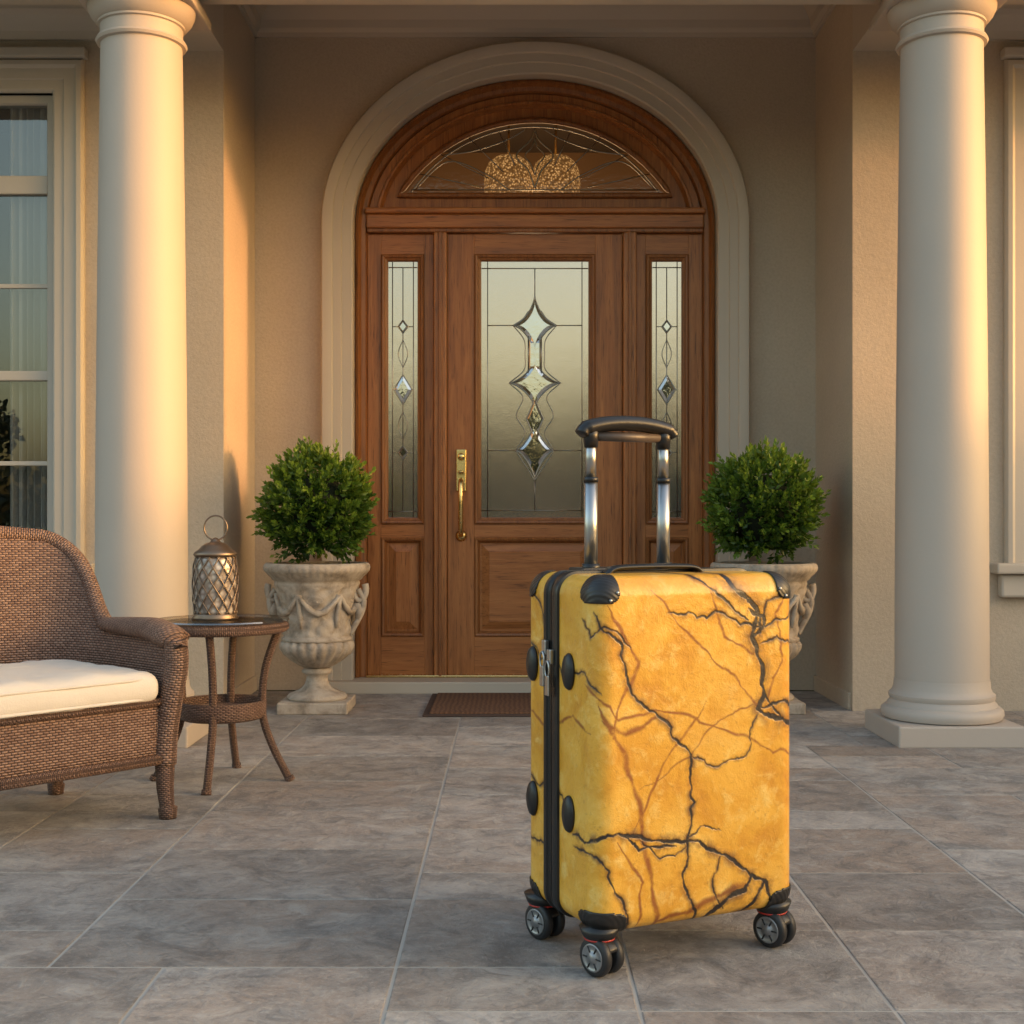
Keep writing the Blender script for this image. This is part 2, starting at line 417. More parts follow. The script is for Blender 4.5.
for (z,rx,rz,e) in stars:
    P=astroid(CX,z,rx,rz,40,e); cl(P,.0036,True); bp.append(P)
    cl(astroid(CX,z,rx*.55,rz*.5,24,e*.7),.0024,True)
for s in (-1,1):
    cl([(CX+s*.030,1.615),(CX+s*.030,1.445)],.0035)
    for Q in ([(.10,1.665),(.05,1.60),(.045,1.53),(.05,1.46),(.118,1.40)],[(.118,1.40),(.055,1.335),(.085,1.25),(.045,1.17),(.088,1.09)],[(.03,1.73),(.055,1.695),(.10,1.665)],[(.088,1.09),(.05,1.03),(.02,.985),(0,.95)]):
        pts_=catmull([(CX+s*a,b,0) for a,b in Q],6); cl([(p.x,p.y) for p in pts_],.003)
    cl([(CX+s*.100,1.665),(CX+s*.217,1.665)],.0026); cl([(CX+s*.088,1.09),(CX+s*.217,1.09)],.0026)
V_,F_,U_=join_data(cam); mesh('cames',V_,F_,LEAD,door,True)
def bevpiece(P,yy,parent,d=.006,ins=.72):
    n=len(P); cx=sum(p[0] for p in P)/n; cz_=sum(p[1] for p in P)/n
    vv=[(p[0],yy,p[1]) for p in P]+[(cx+(p[0]-cx)*ins,yy-d,cz_+(p[1]-cz_)*ins) for p in P]
    ff=[(i,(i+1)%n,n+(i+1)%n,n+i) for i in range(n)]+[tuple(range(n,2*n))]
    return mesh('bevel_piece',vv,ff,BEVG,parent)
for P in bp: bevpiece(P,y+.002,door)
bevpiece([(CX-.029,1.455),(CX+.029,1.455),(CX+.029,1.605),(CX-.029,1.605)],y+.002,door,.005)
for L,c in sl:
    cam=[]; yy=YS+.017
    for s in (-1,1): cl([(c+s*.048,gz0),(c+s*.048,gz1)],.0026,yy=yy)
    for zz in (gz0+.025,gz1-.025): cl([(c-.066,zz),(c+.066,zz)],.0025,yy=yy)
    cl([(c,gz0+.025),(c,gz1-.025)],.0026,yy=yy)
    for z,rx,rz in ((1.66,.024,.032),(1.37,.042,.07),(1.08,.024,.032)):
        cl([(c-rx,z),(c,z+rz),(c+rx,z),(c,z-rz)],.003,True,yy=yy)
        cl([(c-.048,z),(c-rx,z)],.0022,yy=yy); cl([(c+.048,z),(c+rx,z)],.0022,yy=yy)
    for s in (-1,1):
        for z0_,z1_ in ((1.60,1.47),(1.27,1.14)):
            cl([(p.x,p.y) for p in catmull([(c,z0_,0),(c+s*.022,(z0_+z1_)/2,0),(c,z1_,0)],6)],.0022,yy=yy)
    V_,F_,U_=join_data(cam); mesh('cames',V_,F_,LEAD,L,True)
    for z,rx,rz in ((1.66,.024,.032),(1.37,.042,.07),(1.08,.024,.032)):
        bevpiece([(c-rx,z),(c,z-rz),(c+rx,z),(c,z+rz)],yy+.002,L,.005,.6)
# door handle
hx=CX-.338
box('lock_plate',hx-.024,hx+.024,YS-.012,YS-.001,.90,1.095,BRASS,door,.011,4)
lathe('keyway',[(.0,-.02),(.013,-.02),(.016,-.014),(.016,0)],BRASS,door,(0,0,0),24)
k=bpy.data.objects['keyway']; k.location=(hx,YS-.012,1.06); k.rotation_euler=(R(90),0,0); k.scale=(1,1,-1)
tube('grip',catmull([(hx,YS-.012,.955),(hx,YS-.045,.940),(hx,YS-.06,.88),(hx,YS-.058,.80),(hx,YS-.04,.725),(hx,YS-.012,.700)],8),.0115,BRASS,door,12)
tube('thumb_latch',[(hx,YS-.012,.985),(hx,YS-.04,.992),(hx,YS-.06,.988)],.010,BRASS,door,10,flat=(1.4,.5))
lathe('grip_rosette',[(0,0),(.024,0),(.026,.006),(.014,.014),(0,.016)],BRASS,door,(0,0,0),24)
k=bpy.data.objects['grip_rosette']; k.rotation_euler=(R(90),0,0); k.location=(hx,YS-.0,.698)
box('threshold',CX-.97,CX+.97,5.76,5.95,-.002,.052,TRIM,house,.006)
box('sill_plate',CX-.77,CX+.77,5.915,6.03,.0525,.063,BRASS,house,.003)

def wall_side(sgn,xin,hx0,hx1,xout):
    a,b=sorted((xin,hx0)); box('porch_wall',a,b,YF,5.90,-.02,3.3,STUCCO,house)
    a,b=sorted((hx0,hx1)); box('porch_wall_under',a,b,YF,5.44,-.02,.62,STUCCO,house); box('porch_wall_over',a,b,YF,5.44,2.49,3.3,STUCCO,house)
    a,b=sorted((hx1,xout)); box('porch_wall_outer',a,b,YF,5.44,-.02,3.3,STUCCO,house)
    x0,x1=sorted((hx0,hx1))
    W=empty('window',parent=house)
    pr=[(-.13,YF+.01),(-.13,YF-.02),(-.122,YF-.034),(-.105,YF-.036),(-.092,YF-.026),(-.052,YF-.024),(-.047,YF-.018),(-.012,YF-.018),(-.004,YF-.012),(0,YF-.004),(0,YF+.06)]
    framed('casing',x0,x1,.62,2.49,pr,WHITE,W,False)
    box('head_cap',x0-.145,x1+.145,YF-.055,YF,2.621,2.66,WHITE,W,.006)
    box('sill',x0-.185,x1+.185,YF-.085,YF+.02,.555,.598,WHITE,W,.008)
    box('sill_apron',x0-.155,x1+.155,YF-.05,YF,.46,.5545,WHITE,W,.01)
    y=YF+.035
    framed('sash_frame',x0,x1,.62,2.49,[(0,y-.01),(.030,y-.01),(.036,y),(.036,y+.04)],WHITE,W,False)
    box('rail_transom',x0+.03,x1-.03,y-.012,y+.03,2.09,2.165,WHITE,W,.005)
    box('meeting_rail',x0+.03,x1-.03,y-.006,y+.03,1.335,1.375,WHITE,W,.005)
    for z in (1.72,1.0): box('muntin',x0+.03,x1-.03,y+.004,y+.024,z-.009,z+.009,WHITE,W,.003)
    box('muntin_v',(x0+x1)/2-.009,(x0+x1)/2+.009,y+.005,y+.023,.66,2.45,WHITE,W,.003)
    box('glass',x0+.03,x1-.03,y+.012,y+.016,.64,2.47,WGLASS,W)
    return W,x0,x1
WALLI=mat_simple('interior_paint',(.16,.13,.10),.9,0,20,.05)
def mat_curtain():
    m=M('curtain_linen'); m.set((.78,.73,.68),.9); m.bump(m.noise(m.coord(),300,3),.2,.002)
    tr=m.new('ShaderNodeBsdfTranslucent'); tr.inputs[0].default_value=(.6,.55,.5,1); mx=m.new('ShaderNodeMixShader'); mx.inputs[0].default_value=.2
    m.link(m.bsdf.outputs[0],mx.inputs[1]); m.link(tr.outputs[0],mx.inputs[2]); m.link(mx.outputs[0],m.out.inputs[0]); return m.m
CURT=mat_curtain()
for sgn,xin,h0,h1,xo in ((-1,XL,-1.85,-2.95,-6.0),(1,XR,2.11,3.2,6.0)):
    W,x0,x1=wall_side(sgn,xin,h0,h1,xo)
    for a,b in ((x1-.22,x1+.02),(x0-.02,x0+.24)):
        v=[];f=[];n=120
        for i in range(n+1):
            x=a+(b-a)*i/n; yy=5.355+.022*math.sin(i*.42)+.008*math.sin(i*.97+1)
            v+=[(x,yy,.5),(x,yy+.01*math.sin(i*.42),2.6)]
        for i in range(n): f.append((2*i,2*i+2,2*i+3,2*i+1))
        mesh('curtain',v,f,CURT,W,True)
    a,b=x0-.6,x1+.6
    mesh('room_interior',[(a,5.441,.0),(b,5.441,0),(b,7.5,0),(a,7.5,0),(a,5.441,3),(b,5.441,3),(b,7.5,3),(a,7.5,3)],[(0,1,2,3),(7,6,5,4),(1,2,6,5),(2,3,7,6),(3,0,4,7)],WALLI,W)
FOY=mat_simple('foyer_paint',(.38,.25,.14),.8,0,20,.05)
mesh('foyer',[(CX-1.3,6.06,.02),(CX+1.3,6.06,.02),(CX+1.3,8.6,.02),(CX-1.3,8.6,.02),(CX-1.3,6.06,3.4),(CX+1.3,6.06,3.4),(CX+1.3,8.6,3.4),(CX-1.3,8.6,3.4)],[(0,1,2,3),(7,6,5,4),(1,2,6,5),(2,3,7,6),(3,0,4,7)],FOY,house)
def mat_glow():
    m=M('lit_crystal'); p=m.coord(); v=m.new('ShaderNodeTexVoronoi'); v.inputs['Scale'].default_value=85; m.link(p,v.inputs['Vector'])
    c=m.ramp(v.outputs['Distance'],[(.0,(1,.74,.38)),(.25,(.85,.46,.17)),(.6,(.38,.19,.06))])
    m.set((.3,.2,.1),.2); m.link(c,m.bsdf.inputs['Emission Color']); 
    m.val(m.bsdf.inputs['Emission Strength'],m.math('ADD',.28,m.math('MULTIPLY',m.math('POWER',m.math('SUBTRACT',1.0,v.outputs['Distance']),3.0),1.0))); return m.m
GLOW=mat_glow()
ch=empty('chandelier')
for dx in (-.122,.122):
    lathe('crystal_dome',[(.0,-.125),(.10,-.125),(.125,-.10),(.128,-.03),(.122,.03),(.105,.07),(.07,.10),(.03,.11),(0,.112)],GLOW,ch,(CX+dx,6.75,2.55),40)
    tube('stem',[(CX+dx,6.75,2.66),(CX+dx,6.75,2.9)],.006,BRASS,ch,8)
tube('cross_arm',[(CX-.122,6.75,2.9),(CX+.122,6.75,2.9)],.008,BRASS,ch,8); tube('hanger',[(CX,6.75,2.9),(CX,6.75,3.39)],.008,BRASS,ch,8)
pl=bpy.data.lights.new('foyer_fill','POINT'); pl.energy=28; pl.color=(1,.66,.36); pl.shadow_soft_size=.12  # fill lamp added behind and below the domes to brighten the foyer
po=bpy.data.objects.new('foyer_fill',pl); po.location=(CX,7.45,2.0); COL.objects.link(po); po.parent=ch

# entablature, ceilings, crown, roof
box('front_beam',-6,6,4.43,4.77,2.66,3.2,TRIM,house,.004)
box('front_beam_fillet',-6,6,4.415,4.785,2.98,3.03,TRIM,house,.004)
for a,b in ((XL-.317,XL),(XR,XR+.317)):
    box('cross_beam',a,b,4.77,YF,2.66,3.2,TRIM,house)
box('ceiling_entry',XL-.02,XR+.02,4.76,5.93,ZC,3.25,CEIL,house)
box('ceiling_porch',-6,XL-.30,4.78,YF,2.80,2.9,CEIL,house); box('ceiling_porch',XR+.30,6,4.78,YF,2.80,2.9,CEIL,house)
def crown(xa,za,d):
    return [(xa,za-.17),(xa+d*.012,za-.17),(xa+d*.014,za-.15),(xa+d*.03,za-.135),(xa+d*.035,za-.10),(xa+d*.07,za-.05),(xa+d*.10,za-.035),(xa+d*.102,za-.015),(xa+d*.12,za-.012),(xa+d*.12,za),(xa,za)]
for o in (prism('crown_back',crown(YW,ZC,-1),'x',XL,XR,TRIM,house),prism('crown_left',crown(XL,ZC,1),'y',4.77,YW,TRIM,house),prism('crown_right',crown(XR,ZC,-1),'y',4.77,YW,TRIM,house)): fixn(o)
for a,b in ((-6,XL-.317),(XR+.317,6)):
    fixn(prism('crown_porch',[(YF,2.70),(YF-.02,2.70),(YF-.03,2.73),(YF-.07,2.78),(YF-.08,2.80),(YF,2.80)],'x',a,b,TRIM,house))
box('baseboard_l',XL,XL+.012,YF+.02,YW-.01,0,.07,STUCCO,house,.003)
box('baseboard_r',XR-.012,XR,YF+.02,YW-.01,0,.07,STUCCO,house,.003)
ROOF=mat_simple('roof_shingle',(.10,.085,.075),.9,0,30,.5)
mesh('roof',[(-6.5,4.1,3.2),(6.5,4.1,3.2),(6.5,11,3.2),(-6.5,11,3.2),(-4,7.5,5),(4,7.5,5)],[(0,1,5,4),(1,2,5),(2,3,4,5),(3,0,4),(3,2,1,0)],ROOF,house)
for a,b in ((-6,-5.8),(5.8,6)): box('end_wall',a,b,5.44,11,-.02,3.2,STUCCO,house)
box('rear_wall',-6,6,10.8,11,-.02,3.2,STUCCO,house)
def column(x,y):
    C=empty('porch_column',parent=house)
    box('plinth',x-.215,x+.215,y-.215,y+.215,-.002,.072,COLM,C,.006)
    base=[(.0,.071),(.19,.071),(.203,.076),(.209,.09),(.207,.105),(.197,.115),(.188,.118),(.186,.126),(.180,.132),(.177,.14),(.181,.148),(.181,.158),(.172,.165),(.165,.18),(.162,.21)]
    shaft=[]
    for i in range(25):
        t=i/24; z=.21+(2.44-.21)*t; r=.160-.020*(t**1.7); shaft.append((r,z))
    cap=[(.142,2.441),(.152,2.443),(.157,2.452),(.152,2.461),(.142,2.464),(.142,2.505),(.150,2.508),(.150,2.516),(.158,2.52),(.175,2.54),(.184,2.56),(.186,2.572),(0,2.573)]
    o=lathe('shaft',base+shaft+cap,COLM,C,(x,y,0),96); sharp(o,40)
    box('abacus',x-.20,x+.20,y-.20,y+.20,2.5732,2.612,COLM,C,.005)
    box('abacus_top',x-.175,x+.175,y-.172,y+.172,2.6122,2.6598,COLM,C,.004)
column(-1.31,4.6); column(1.52,4.6)

# ------------------------------------------------------------------ door mat
def mat_coir():
    m=M('coir'); p=m.coord('Object',(1,1,1)); n=m.noise(p,180,5,.7)
    w=m.new('ShaderNodeTexWave'); w.inputs['Scale'].default_value=16; w.inputs['Distortion'].default_value=4; m.link(p,w.inputs['Vector'])
    c=m.ramp(n,[(.3,(.09,.04,.02)),(.7,(.24,.12,.065))]); c=m.mix(m.math('MULTIPLY',w.outputs['Fac'],.5),c,(.05,.02,.012))
    m.bump(n,.9,.006); m.set(c,.95); return m.m
mt=empty('door_mat'); 
box('coir_pile',CX-.43,CX+.43,5.10,5.68,.001,.016,mat_coir(),mt,.004)
box('rubber_backing',CX-.455,CX+.455,5.075,5.705,.0005,.009,mat_simple('mat_rubber',(.07,.04,.03),.8,0,60,.4),mt,.003)

# ------------------------------------------------------------------ foliage
def mat_leaf(name,a,b):
    m=M(name); at=m.new('ShaderNodeAttribute',attribute_name='tint'); sp=m.new('ShaderNodeSeparateColor'); m.link(at.outputs['Color'],sp.inputs[0])
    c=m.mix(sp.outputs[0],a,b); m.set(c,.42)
    tr=m.new('ShaderNodeBsdfTranslucent'); m.link(c,tr.inputs[0]); mx=m.new('ShaderNodeMixShader'); mx.inputs[0].default_value=.3
    m.link(m.bsdf.outputs[0],mx.inputs[1]); m.link(tr.outputs[0],mx.inputs[2]); m.link(mx.outputs[0],m.out.inputs[0]); return m.m
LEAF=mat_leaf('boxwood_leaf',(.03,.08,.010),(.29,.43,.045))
TREEL=mat_leaf('tree_leaf',(.012,.022,.008),(.04,.06,.02))
def leaves(name,pos,dirs,ln,wd,tint,mat,parent):
    n=len(pos); up=np.random.normal(size=(n,3)); side=np.cross(dirs,up); side/=np.linalg.norm(side,axis=1)[:,None]+1e-9
    nrm=np.cross(side,dirs)
    ln=ln[:,None]; wd=wd[:,None]
    V=np.empty((n,4,3)); V[:,0]=pos; V[:,1]=pos+dirs*ln*.5+side*wd*.5+nrm*wd*.18; V[:,2]=pos+dirs*ln; V[:,3]=pos+dirs*ln*.5-side*wd*.5+nrm*wd*.18
    V=V.reshape(-1,3); i=np.arange(n)*4
    F=np.concatenate([np.stack([i,i+1,i+2],1),np.stack([i,i+2,i+3],1)])
    o=mesh(name,V.tolist(),F.tolist(),mat,parent)
    ca=o.data.color_attributes.new('tint','FLOAT_COLOR','POINT'); c=np.ones((n*4,4),dtype=np.float32); c[:,:3]=np.repeat(tint,4)[:,None]; ca.data.foreach_set('color',c.ravel()); return o
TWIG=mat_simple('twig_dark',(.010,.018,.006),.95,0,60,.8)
def boxwood(parent,cz,rx,rz,seed,ns=620,per=12):
    rs=np.random.RandomState(seed); P=[];D=[];T=[];Ls=[]
    for i in range(ns):
        d=rs.normal(size=3); d/=np.linalg.norm(d)
        if d[2]<-.93: continue
        lump=1+.14*noise.noise(Vector(d*2.6)+Vector((seed,0,0)))+.12*noise.noise(Vector(d*7)+Vector((seed,3,0)))
        deep=rs.rand()**.5; rr=(.70+.26*deep)*lump
        base=np.array([d[0]*rx*rr,d[1]*rx*rr,cz+d[2]*rz*rr])
        ax=d*.8+np.array([0,0,.7])+rs.normal(size=3)*.28; ax/=np.linalg.norm(ax)
        Lsh=.045+.045*rs.rand()
        tone=rs.rand()
        for k in range(per):
            t=(k+1)/per
            a=k*2.4+rs.rand(); 
            e1=np.cross(ax,[.3,.5,.8]); e1/=np.linalg.norm(e1); e2=np.cross(ax,e1)
            out=e1*math.cos(a)+e2*math.sin(a)
            dd=out*(1.15-.8*t)+ax*(.5+.7*t); dd/=np.linalg.norm(dd)
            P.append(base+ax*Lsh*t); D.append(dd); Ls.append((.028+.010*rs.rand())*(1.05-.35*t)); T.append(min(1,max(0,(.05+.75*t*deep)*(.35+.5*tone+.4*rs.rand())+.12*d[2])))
    P=np.array(P);D=np.array(D);Ls=np.array(Ls)
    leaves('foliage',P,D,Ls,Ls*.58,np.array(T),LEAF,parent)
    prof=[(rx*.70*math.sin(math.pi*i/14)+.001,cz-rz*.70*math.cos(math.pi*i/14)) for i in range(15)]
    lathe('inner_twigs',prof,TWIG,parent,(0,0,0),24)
def urn(x,y,seed):
    E=empty('potted_boxwood',(x,y,0))
    box('plinth',-.140,.140,-.140,.140,.0,.046,STONE,E,.006)
    lower=[(.0,.046),(.118,.046),(.122,.055),(.115,.066),(.095,.075),(.065,.088),(.05,.105),(.043,.125),(.042,.14),(.052,.148),(.062,.156),(.058,.166),(.05,.172)]
    lathe('foot',lower,STONE,E,(0,0,0),64)
    bul=[(.048,.172),(.075,.184),(.105,.204),(.130,.228),(.143,.25),(.145,.268),(.135,.283)]
    lathe('gadrooned_bowl',bul,STONE,E,(0,0,0),144,mod=lambda a,z:1+.08*abs(math.sin(a*11))*min(1,(z-.16)/.06)-.03)
    up=[(.128,.280),(.142,.284),(.142,.294),(.134,.30),(.136,.34),(.143,.40),(.153,.45),(.166,.49),(.173,.515),(.170,.525),(.180,.53),(.186,.54),(.198,.553),(.210,.566),(.213,.578),(.210,.59),(.203,.597),(.185,.597),(.18,.58),(.0,.578)]
    def relief(a,z):
        if .31<z<.50:
            return 1+.07*noise.noise(Vector((math.cos(a)*4,math.sin(a)*4,z*26)))
        if z>.545: return 1+.012*abs(math.sin(a*24))
        return 1
    pr=[]
    for p,q in zip(up[:-1],up[1:]):
        k=max(1,int(abs(q[1]-p[1])/.006)); 
        for i in range(k): pr.append((p[0]+(q[0]-p[0])*i/k,p[1]+(q[1]-p[1])*i/k))
    pr.append(up[-1])
    lathe('vase_body',pr,STONE,E,(0,0,0),192,mod=relief)
    parts=[]
    for s in (-1,1):
        P=[]
        for i in range(26):
            t=i/25; a=-.6+t*5.2; r=.034*(1-.62*t)
            P.append((s*(.158+r*math.cos(a)*.9+.012),-.01,.455+.028-r*math.sin(a)*1.5))
        parts.append(tube_data(P,[.014-.006*i/25 for i in range(26)],8))
        parts.append(tube_data(catmull([(s*.168,-.01,.49),(s*.19,-.012,.45),(s*.183,-.012,.40),(s*.155,-.01,.345),(s*.137,-.01,.31)],6),.012,8))
        parts.append(tube_data([(s*.16,-.01,.43),(s*.175,-.012,.40),(s*.165,-.012,.37)],[.018,.022,.012],8))
    for k in range(6):
        a0=k*math.pi/3+.2
        P=[]
        for i in range(13):
            t=i/12; a=a0+t*math.pi/3; z=.47-.07*math.sin(math.pi*t); r=.136+.0295*max(0,(z-.34)/.15)+.004
            P.append((r*math.cos(a),r*math.sin(a),z))
        parts.append(tube_data(P,[.007+.006*math.sin(math.pi*i/12)+.002*math.sin(i*2.5) for i in range(13)],8))
        a=a0; parts.append(tube_data([(.160*math.cos(a),.160*math.sin(a),.475),(.156*math.cos(a),.156*math.sin(a),.43),(.146*math.cos(a),.146*math.sin(a),.385),(.14*math.cos(a),.14*math.sin(a),.34)],[.014,.010,.012,.004],8))
        a=a0+math.pi/6
        for q in range(5):
            b=q*2*math.pi/5; ra=.150; da=.011*math.cos(b)/ra
            parts.append(tube_data([((ra-.006)*math.cos(a+da),(ra-.006)*math.sin(a+da),.452+.011*math.sin(b)),((ra+.008)*math.cos(a+da),(ra+.008)*math.sin(a+da),.452+.011*math.sin(b))],[.007,.004],6))
    v_,f_,u_=join_data(parts); mesh('garland_relief',v_,f_,STONE,E,True)
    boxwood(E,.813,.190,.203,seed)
    lathe('soil',[(0,.583),(.182,.583),(.182,.586),(0,.588)],mat_simple('soil',(.03,.02,.014),.95,0,80,.8),E,(0,0,0),32)
    return E
urn(-.79,5.27,3); urn(1.02,5.27,8)

# ------------------------------------------------------------------ wicker chair
def rbox_data(hx,hy,hz,r,step):
    V=[];F=[]
    h=np.array([hx,hy,hz])
    def axis(hh):
        n=max(2,int(round(2*hh/step))); return np.linspace(-hh,hh,n+1)
    key={}
    for ax in range(3):
        a1,a2=[(1,2),(2,0),(0,1)][ax]
        g1,g2=axis(h[a1]),axis(h[a2])
        for s in (-1,1):
            G1,G2=np.meshgrid(g1,g2,indexing='ij'); q=np.zeros(G1.shape+(3,)); q[...,ax]=s*h[ax]; q[...,a1]=G1; q[...,a2]=G2
            inner=np.clip(q,-(h-r),h-r); d=q-inner; d/=np.linalg.norm(d,axis=-1)[...,None]; p=inner+d*r
            q=np.round(q.reshape(-1,3),6); p=p.reshape(-1,3)
            ids=[]
            for qq,pp in zip(map(tuple,q),p):
                if qq not in key: key[qq]=len(V); V.append(pp)
                ids.append(key[qq])
            n2=len(g2)
            for i in range(len(g1)-1):
                for j in range(n2-1):
                    c=(ids[i*n2+j],ids[(i+1)*n2+j],ids[(i+1)*n2+j+1],ids[i*n2+j+1])
                    F.append(c if s>0 else c[::-1])
    return np.array(V),F
chair=empty('wicker_armchair',(-1.115,3.11,0),R(48.7))
Vb,Fb=rbox_data(.335,.25,.082,.025,.02)
uvb=[((p[0]-p[1]),p[2]) for p in Vb]
Vb=Vb+np.array([0,.245,.232]); mesh('seat_base',Vb.tolist(),Fb,WICK,chair,True,uvb)
Vc,Fc=rbox_data(.310,.24,.041,.034,.012)
Vc2=[]
for p in Vc:
    t=1-max(abs(p[0])/.310,abs(p[1])/.24)**3; z=p[2]+(.012*t if p[2]>0 else 0)+.006*noise.noise(Vector(p)*9)+.003*noise.noise(Vector(p)*25)
    Vc2.append((p[0],p[1]+.215,z+.340))
mesh('seat_cushion',Vc2,Fc,CUSH,chair,True)
for zz in (.366,.315):
    rr=[]
    for i in range(80):
        t=2*math.pi*i/80; c,s_=math.cos(t),math.sin(t); rr.append((.305*math.copysign(abs(c)**.22,c),.215+.236*math.copysign(abs(s_)**.22,s_),zz))
    tube('cushion_piping',rr,.0042,CUSH,chair,8,closed=True)
plan=catmull([(.350,-.01,0),(.356,.15,0),(.352,.33,0),(.30,.47,0),(.16,.535,0),(0,.55,0),(-.16,.535,0),(-.30,.47,0),(-.352,.33,0),(-.356,.15,0),(-.350,-.01,0)],12)
n=len(plan); L=[0]
for i in range(1,n): L.append(L[-1]+(plan[i]-plan[i-1]).length)
tot=L[-1]
def top(s):
    m_=min(s,1-s)*2
    x=min(1,max(0,(m_-.39)/.28)); x=x*x*(3-2*x)
    y_=min(1,max(0,(m_-.5)/.5))
    return .465+.015*min(1,m_/.1)+.228*x+.045*y_
Vs=[];Fs=[];Us=[]; nr=14; rim=[]
for i,p in enumerate(plan):
    t=(plan[min(i+1,n-1)]-plan[max(i-1,0)]).normalized(); out=Vector((t.y,-t.x,0))
    if out.dot(Vector((p.x,p.y-.2,0)))<0: out=-out
    h=top(L[i]/tot)
    for j in range(nr+1):
        z=.16+(h-.16)*j/nr; flare=.10*max(0,(z-.42))/.34
        q=p+out*(flare-.01); Vs.append((q.x,q.y,z)); Us.append((L[i],z))
    rim.append(Vector((q.x,q.y,h)))
for i in range(n-1):
    for j in range(nr): Fs.append((i*(nr+1)+j,(i+1)*(nr+1)+j,(i+1)*(nr+1)+j+1,i*(nr+1)+j+1))
o=mesh('back_and_arm_shell',Vs,Fs,WICK,chair,True,Us)
so=o.modifiers.new('thick','SOLIDIFY'); so.thickness=.026; so.offset=0
k0=int(n*.20)
tube('top_roll',rim,.021,WICK,chair,16)
for s in (-1,1):
    side=[p for p in (rim[:k0] if s>0 else rim[-k0:][::-1])]
    side=[Vector((p.x-s*.014,p.y,p.z+.004)) for p in side]
    side=[side[0]+Vector((0,-.038,-.032)),side[0]+Vector((0,-.026,-.006))]+side
    m_=len(side)-2
    tube('arm_rest',side,[.024,.033]+[.036-.016*(i/m_)**2 for i in range(m_)],WICK,chair,18,flat=(1.25,.85))
    tube('arm_front_post',catmull([(s*.338,-.036,.465),(s*.346,-.03,.40),(s*.342,-.015,.32),(s*.335,0,.22),(s*.33,.0,.14)],6),.030,WICK,chair,14)
    tube('leg_front',[(s*.33,.0,.17),(s*.33,-.002,.08),(s*.333,-.006,.03),(s*.334,-.008,.028),(s*.334,-.008,0)],[.027,.022,.019,.025,.022],WICK2,chair,14)
    tube('leg_back',[(s*.29,.45,.17),(s*.295,.47,.08),(s*.30,.485,.03),(s*.30,.487,.028),(s*.30,.488,0)],[.026,.021,.018,.024,.021],WICK2,chair,14)
tube('apron_rail',[(-.33,-.008,.155),(.33,-.008,.155)],.014,WICK2,chair,12)
tube('seat_rail',[(-.33,-.008,.303),(.33,-.008,.303)],.010,WICK2,chair,12)

# ------------------------------------------------------------------ side table + lantern
TX,TY=-.856,3.84
tb=empty('wicker_side_table',(TX,TY,0),R(8))
ring=[(.180*math.cos(2*math.pi*i/64),.180*math.sin(2*math.pi*i/64),.455) for i in range(64)]
tube('top_rim',ring,.016,WICK2,tb,14,closed=True)
lathe('tabletop_weave',[(0,.452),(.176,.452),(.176,.464),(0,.464)],WICK2,tb,(0,0,0),64)
lathe('glass_top',[(0,.472),(.194,.472),(.196,.475),(.194,.479),(0,.479)],TABGL,tb,(0,0,0),72,smooth=False)
lathe('shelf_basket',[(0,.185),(.115,.185),(.124,.19),(.128,.21),(.130,.235),(.126,.24),(.120,.237),(.117,.215),(0,.213)],WICK2,tb,(0,0,0),64)
for k in range(4):
    a=R(-98+90*k)
    P=catmull([(r*math.cos(a),r*math.sin(a),z) for r,z in ((.168,.45),(.148,.40),(.127,.33),(.118,.25),(.122,.18),(.15,.10),(.185,.03),(.20,0))],5)
    tube('leg',P,.0115,WICK2,tb,12)
    P=[(r*math.cos(a),r*math.sin(a),z) for r,z in ((.196,.012),(.203,.0))]; tube('foot',P,.0145,WICK2,tb,12)
ln=empty('lantern',(TX-.018,TY-.01,.479))
BRZ=mat_simple('antique_bronze',(.26,.185,.13),.38,.85,60,.1)
def mat_pearl():
    m=M('frosted_mosaic_glass'); v=m.new('ShaderNodeTexVoronoi'); v.inputs['Scale'].default_value=60; m.link(m.coord(),v.inputs['Vector'])
    c=m.ramp(v.outputs['Distance'],[(.1,(.62,.56,.50)),(.6,(.30,.24,.20))]); m.set(c,.2,.2); m.bump(v.outputs['Distance'],.4,.003); return m.m
def lr(z): return .060+.006*math.sin(math.pi*min(1,max(0,z/.2)))-.006*max(0,(z-.15)/.05)
lathe('glass_cylinder',[(0,.012)]+[(lr(.015+.17*i/16)-.004,.015+.17*i/16) for i in range(17)]+[(0,.186)],mat_pearl(),ln,(0,0,0),48)
parts=[]
for d in (-1,1):
    for k in range(13):
        P=[]
        for i in range(25):
            z=.015+.172*i/24; a=2*math.pi*k/13+d*(z*9.5); r=lr(z); P.append((r*math.cos(a),r*math.sin(a),z))
        parts.append(tube_data(P,.0022,6))
v_,f_,u_=join_data(parts); mesh('lattice',v_,f_,BRZ,ln,True)
lathe('base',[(0,0),(.066,0),(.068,.006),(.062,.011),(.064,.016),(.0,.017)],BRZ,ln,(0,0,0),48)
o=lathe('cap',[(0,.184),(.061,.184),(.064,.19),(.060,.197),(.050,.204),(.040,.214),(.030,.222),(.016,.226),(.012,.232),(.006,.238),(0,.24)],BRZ,ln,(0,0,0),48)
ringp=[(.034*math.cos(2*math.pi*i/40),0.004,.268+.036*math.sin(2*math.pi*i/40)) for i in range(40)]
tube('ring_handle',ringp,.0026,BRZ,ln,8,closed=True)

